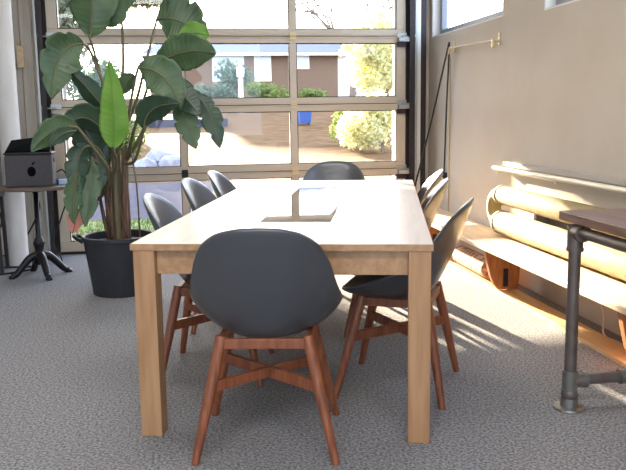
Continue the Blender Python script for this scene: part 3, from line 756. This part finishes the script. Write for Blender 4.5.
def blob_crown(blobs, size, seed):
    rnd = random.Random(seed); mb = MB()
    for c, r, nleaf in blobs:
        for _ in range(abs(nleaf)):
            while True:
                d = V((rnd.uniform(-1, 1), rnd.uniform(-1, 1), rnd.uniform(-1, 1)))
                if d.length < 1 or nleaf < 0: break
            p = V(c)+V((d.x*r[0], d.y*r[1], d.z*r[2]))
            u = V((rnd.gauss(0, 1), rnd.gauss(0, 1), rnd.gauss(0, 1))).normalized(); w_ = u.cross(V((rnd.gauss(0, 1), rnd.gauss(0, 1), rnd.gauss(0, 1)))).normalized()
            q = size*rnd.uniform(.6, 1.3)
            mb.add([p-u*q, p+w_*q*.5, p+u*q, p-w_*q*.5], [(0, 1, 2, 3)])
    return mb
def tree(name, label, cat, x, y, h, r, mt, nleaf, size, seed, trunk=.12, group=None, low=.35):
    z = gz(y); t = thing(name, label, cat, (x, y, z), 0, group)
    rz = h*(1-low)/2
    MB().tube(spline([(0, 0, -.1), (.03*h, .02*h, h*.3), (-.02*h, 0, h*.6), (0, .02*h, h*.85)], 5), [trunk*(1-.8*i/15) for i in range(16)], 10).build('trunk', 'bark', t, smooth=True)
    crown((0, 0, h*low+rz), (r, r, rz), nleaf, size, seed).build('crown', mt, t)
    return t
def hedge(label, px0, px1, y, h, mt, seed, dens=900, group=None):
    x0, x1 = at(px0, 95, y).x, at(px1, 95, y).x; z = gz(y)
    t = thing('hedge', label, 'hedge', ((x0+x1)/2, y, z), 0, group)
    MB().tube([(0, 0, -.05), (0, 0, h*.6)], .05, 8).build('stem', 'bark', t)
    crown((0, 0, h*.5), ((x1-x0)/2, .7, h*.52), dens, .13, seed).build('foliage', mt, t)
hedge('sunlit clipped hedge in front of the brick house, right of the white post', 245, 292, 39, 1.25, 'hedge', 1)
hedge('dull green hedge in front of the brick house, left of the white post', 186, 238, 40, 1.2, 'evergreen', 2)
hedge('low green shrub bank behind the leafy yard, right of the house windows', 292, 330, 41, .8, 'hedge', 3, 500)
tree('bush', 'dark green bush under the brick house window behind the white post', 'bush', at(236, 95, 41).x, 41.5, 2.3, 1.0, 'evergreen', 900, .13, 4, .06, low=.05)
wpz = at(241, 96, 36)
wpost = thing('white_post', 'white post with a lamp head standing before the brick house', 'post', (wpz.x, 36, gz(36)))
MB().lathe([(.11, -.05), (.11, 1.5), (.09, 1.52), (.0, 1.52)], 16).build('shaft', 'white_paint', wpost, smooth='auto')
MB().lathe([(.04, 1.52), (.16, 1.6), (.18, 1.95), (.05, 2.1), (0, 2.12)], 16).build('lamp_head', 'white_paint', wpost, smooth='auto')

TG = 'trees beyond the yard'
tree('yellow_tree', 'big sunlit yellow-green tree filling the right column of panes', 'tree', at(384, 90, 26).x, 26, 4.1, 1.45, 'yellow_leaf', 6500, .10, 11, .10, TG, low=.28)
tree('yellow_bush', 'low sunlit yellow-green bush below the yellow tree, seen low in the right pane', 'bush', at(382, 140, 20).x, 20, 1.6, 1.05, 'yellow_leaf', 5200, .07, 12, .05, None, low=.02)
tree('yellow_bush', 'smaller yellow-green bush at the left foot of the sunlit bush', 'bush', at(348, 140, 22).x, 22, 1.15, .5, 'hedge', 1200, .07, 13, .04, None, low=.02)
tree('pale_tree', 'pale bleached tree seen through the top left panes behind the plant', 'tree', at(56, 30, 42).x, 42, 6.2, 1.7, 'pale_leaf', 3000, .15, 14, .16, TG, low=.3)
tree('grey_green_tree', 'grey-green low tree seen between the plant stalks in the left panes', 'tree', at(84, 70, 30).x, 30, 2.5, 1.25, 'evergreen', 2400, .11, 15, .12, TG, low=.1)
tree('bush', 'pale green bush by the driveway at the foot of the plant stalks', 'bush', at(132, 140, 19).x, 19, 1.0, .45, 'hedge', 900, .06, 16, .03, None, low=.02)
stz = gz(22)
stt = thing('street_tree', 'tall leafy street tree beyond the driveway, seen through the left panes behind the plant', 'tree', (-3.2, 22, stz), 0, TG)
MB().tube(spline([(0, 0, -.1), (.05, .1, 1.6), (-.05, 0, 3.2), (.2, 0, 5.0)], 5), [.15-.10*i/15 for i in range(16)], 10).build('trunk', 'bark', stt, smooth=True)
MB().tube(bez((-.02, 0, 3.0), (.8, 0, 4.4), (2.2, 0, 5.2), 8), [.07-.055*i/8 for i in range(9)], 8).build('branch', 'bark', stt, smooth=True)
blob_crown([((-.05, 0, 4.6), (1.45, 1.5, 2.5), 7000), ((.1, .2, 6.6), (1.5, 1.4, 1.4), 3000), ((1.95, .1, 5.35), (1.2, .9, 1.5), -9000)], .13, 17).build('crown', 'evergreen_pale', stt)  # crown shaped to block the sun; boxed right lobe added to shade the wall
def bare_tree(label, x, y, h, seed):
    rnd = random.Random(seed); z = gz(y)
    t = thing('bare_tree', label, 'tree', (x, y, z), 0, TG)
    def grow(p, d, L, r, depth, out):
        q = p+d*L; m_ = p.lerp(q, .5)+V((rnd.uniform(-.06, .06), rnd.uniform(-.06, .06), 0))*L
        out.tube([p, m_, q], [r, r*.85, r*.68], 6)
        if depth == 0: return
        for _ in range(rnd.choice((2, 3))):
            nd = (d+V((rnd.uniform(-.85, .85), rnd.uniform(-.85, .85), rnd.uniform(-.25, .5)))).normalized()
            grow(q, nd, L*rnd.uniform(.62, .85), r*.64, depth-1, out)
    tk = MB(); tk.tube([(0, 0, -.1), (.03, 0, h*.2), (0, 0, h*.42)], [h*.028, h*.022, h*.018], 10); tk.build('trunk', 'bark', t, smooth=True)
    br = MB()
    for k in range(4):
        a = k*PI/2+rnd.uniform(0, 1); grow(V((0, 0, h*.40)), V((math.cos(a)*.7, math.sin(a)*.7, .75)).normalized(), h*.18, h*.012, 5, br)
    br.build('branches', 'bark', t)
bare_tree('bare branching tree seen through the top right pane against the white sky', at(352, 30, 31).x, 31, 6.4, 5)

def rock(x, y, s, seed, label):
    rnd = random.Random(seed); bm = bmesh.new(); bmesh.ops.create_icosphere(bm, subdivisions=2, radius=s)
    for v in bm.verts:
        v.co *= 1+rnd.uniform(-.16, .16); v.co.z *= .72
    me = bpy.data.meshes.new('boulder'); bm.to_mesh(me); bm.free()
    o = bpy.data.objects.new('boulder', me); C.objects.link(o); me.materials.append(M['rock'])
    o.location = (x, y, gz(y)+s*.5); tag(o, label, 'boulder', 'boulders by the driveway')
for k, (px, s, dy, lab) in enumerate([(145, .24, -.1, 'grey boulder by the driveway, leftmost of the row behind the plant'),
        (157, .34, .55, 'largest grey boulder by the driveway, second in the row'), (170, .28, -.15, 'grey boulder by the driveway, third in the row'),
        (180, .17, .55, 'smallest grey boulder by the driveway, by the door upright')]):
    rock(at(px, 150, 17).x, 17.2+dy, s, 40+k, lab)

# blue wheeled bin at the far side of the yard
bx, by = at(304, 120, 29.5).x, 29.5
bn = thing('wheeled_bin', 'bright blue wheeled bin standing in the sunlit yard, seen past the right door upright', 'bin', (bx, by, gz(by)), .15)
MB().add([V(p) for p in ((-.20, -.22, .06), (.20, -.22, .06), (.20, .22, .06), (-.20, .22, .06), (-.26, -.30, .72), (.26, -.30, .72), (.26, .30, .72), (-.26, .30, .72))],
         [(0,3,2,1),(4,5,6,7),(0,1,5,4),(1,2,6,5),(2,3,7,6),(3,0,4,7)]).build('body', 'car_blue', bn, bevel=.02)
MB().box((-.28, -.33, .725), (.28, .33, .775)).build('lid', 'car_blue', bn, bevel=.015)
for x in (-.235, .235): MB().tube([(x-.03, .2, .1), (x+.03, .2, .1)], .1, 18).build('wheel', 'tyre', bn, smooth='auto')
MB().tube([(-.2, .345, .70), (.2, .345, .70)], .016, 8).build('handle', 'tyre', bn)

# ------------------------------------------------------------------ light
sc = bpy.context.scene
wd = bpy.data.worlds.new('sky'); sc.world = wd; wd.use_nodes = True
nt = wd.node_tree; bgn = nt.nodes['Background']
sky = nt.nodes.new('ShaderNodeTexSky'); sky.sky_type = 'NISHITA'; sky.sun_disc = False
sky.sun_elevation = math.radians(22); sky.sun_rotation = math.radians(-10); sky.air_density = 1.0; sky.dust_density = 2.5; sky.ozone_density = 1.5
mx = nt.nodes.new('ShaderNodeMix'); mx.data_type = 'RGBA'; mx.inputs[0].default_value = .55
mx.inputs[7].default_value = (.74, .90, 1.2, 1)
sc_ = nt.nodes.new('ShaderNodeVectorMath'); sc_.operation = 'SCALE'; sc_.inputs['Scale'].default_value = .16
nt.links.new(sky.outputs[0], sc_.inputs[0]); nt.links.new(sc_.outputs[0], mx.inputs[6]); nt.links.new(mx.outputs[2], bgn.inputs['Color'])
bgn.inputs['Strength'].default_value = 7.0
sl = bpy.data.lights.new('sun', 'SUN'); sl.energy = 80; sl.angle = math.radians(1.0); sl.color = (1, .83, .60)
so_ = bpy.data.objects.new('sun', sl); C.objects.link(so_)
sd = V((.18, -1, -.185)).normalized()
so_.rotation_euler = sd.to_track_quat('-Z', 'Y').to_euler(); so_.location = (-5, 40, 12)
def area(name, loc, sx, sy, e, col=(1, .975, .95), rot=(0, 0, 0)):
    l = bpy.data.lights.new(name, 'AREA'); l.shape = 'RECTANGLE'; l.size = sx; l.size_y = sy; l.energy = e; l.color = col
    o = bpy.data.objects.new(name, l); C.objects.link(o); o.location = loc; o.rotation_euler = rot
area('ceiling_fill', (.0, .2, 3.05), 2.4, .5, 75)  # soft fill lights added under the ceiling, no fixtures known there
area('ceiling_fill', (.0, 3.6, 3.05), 2.4, .5, 50)
area('ceiling_fill', (-1.5, -1.8, 3.05), 2.4, .5, 55)
vs_ = sc.view_settings; vs_.view_transform = 'Standard'; vs_.look = 'None'; vs_.gamma = 1; vs_.use_curve_mapping = False
vs_.exposure = 0.0
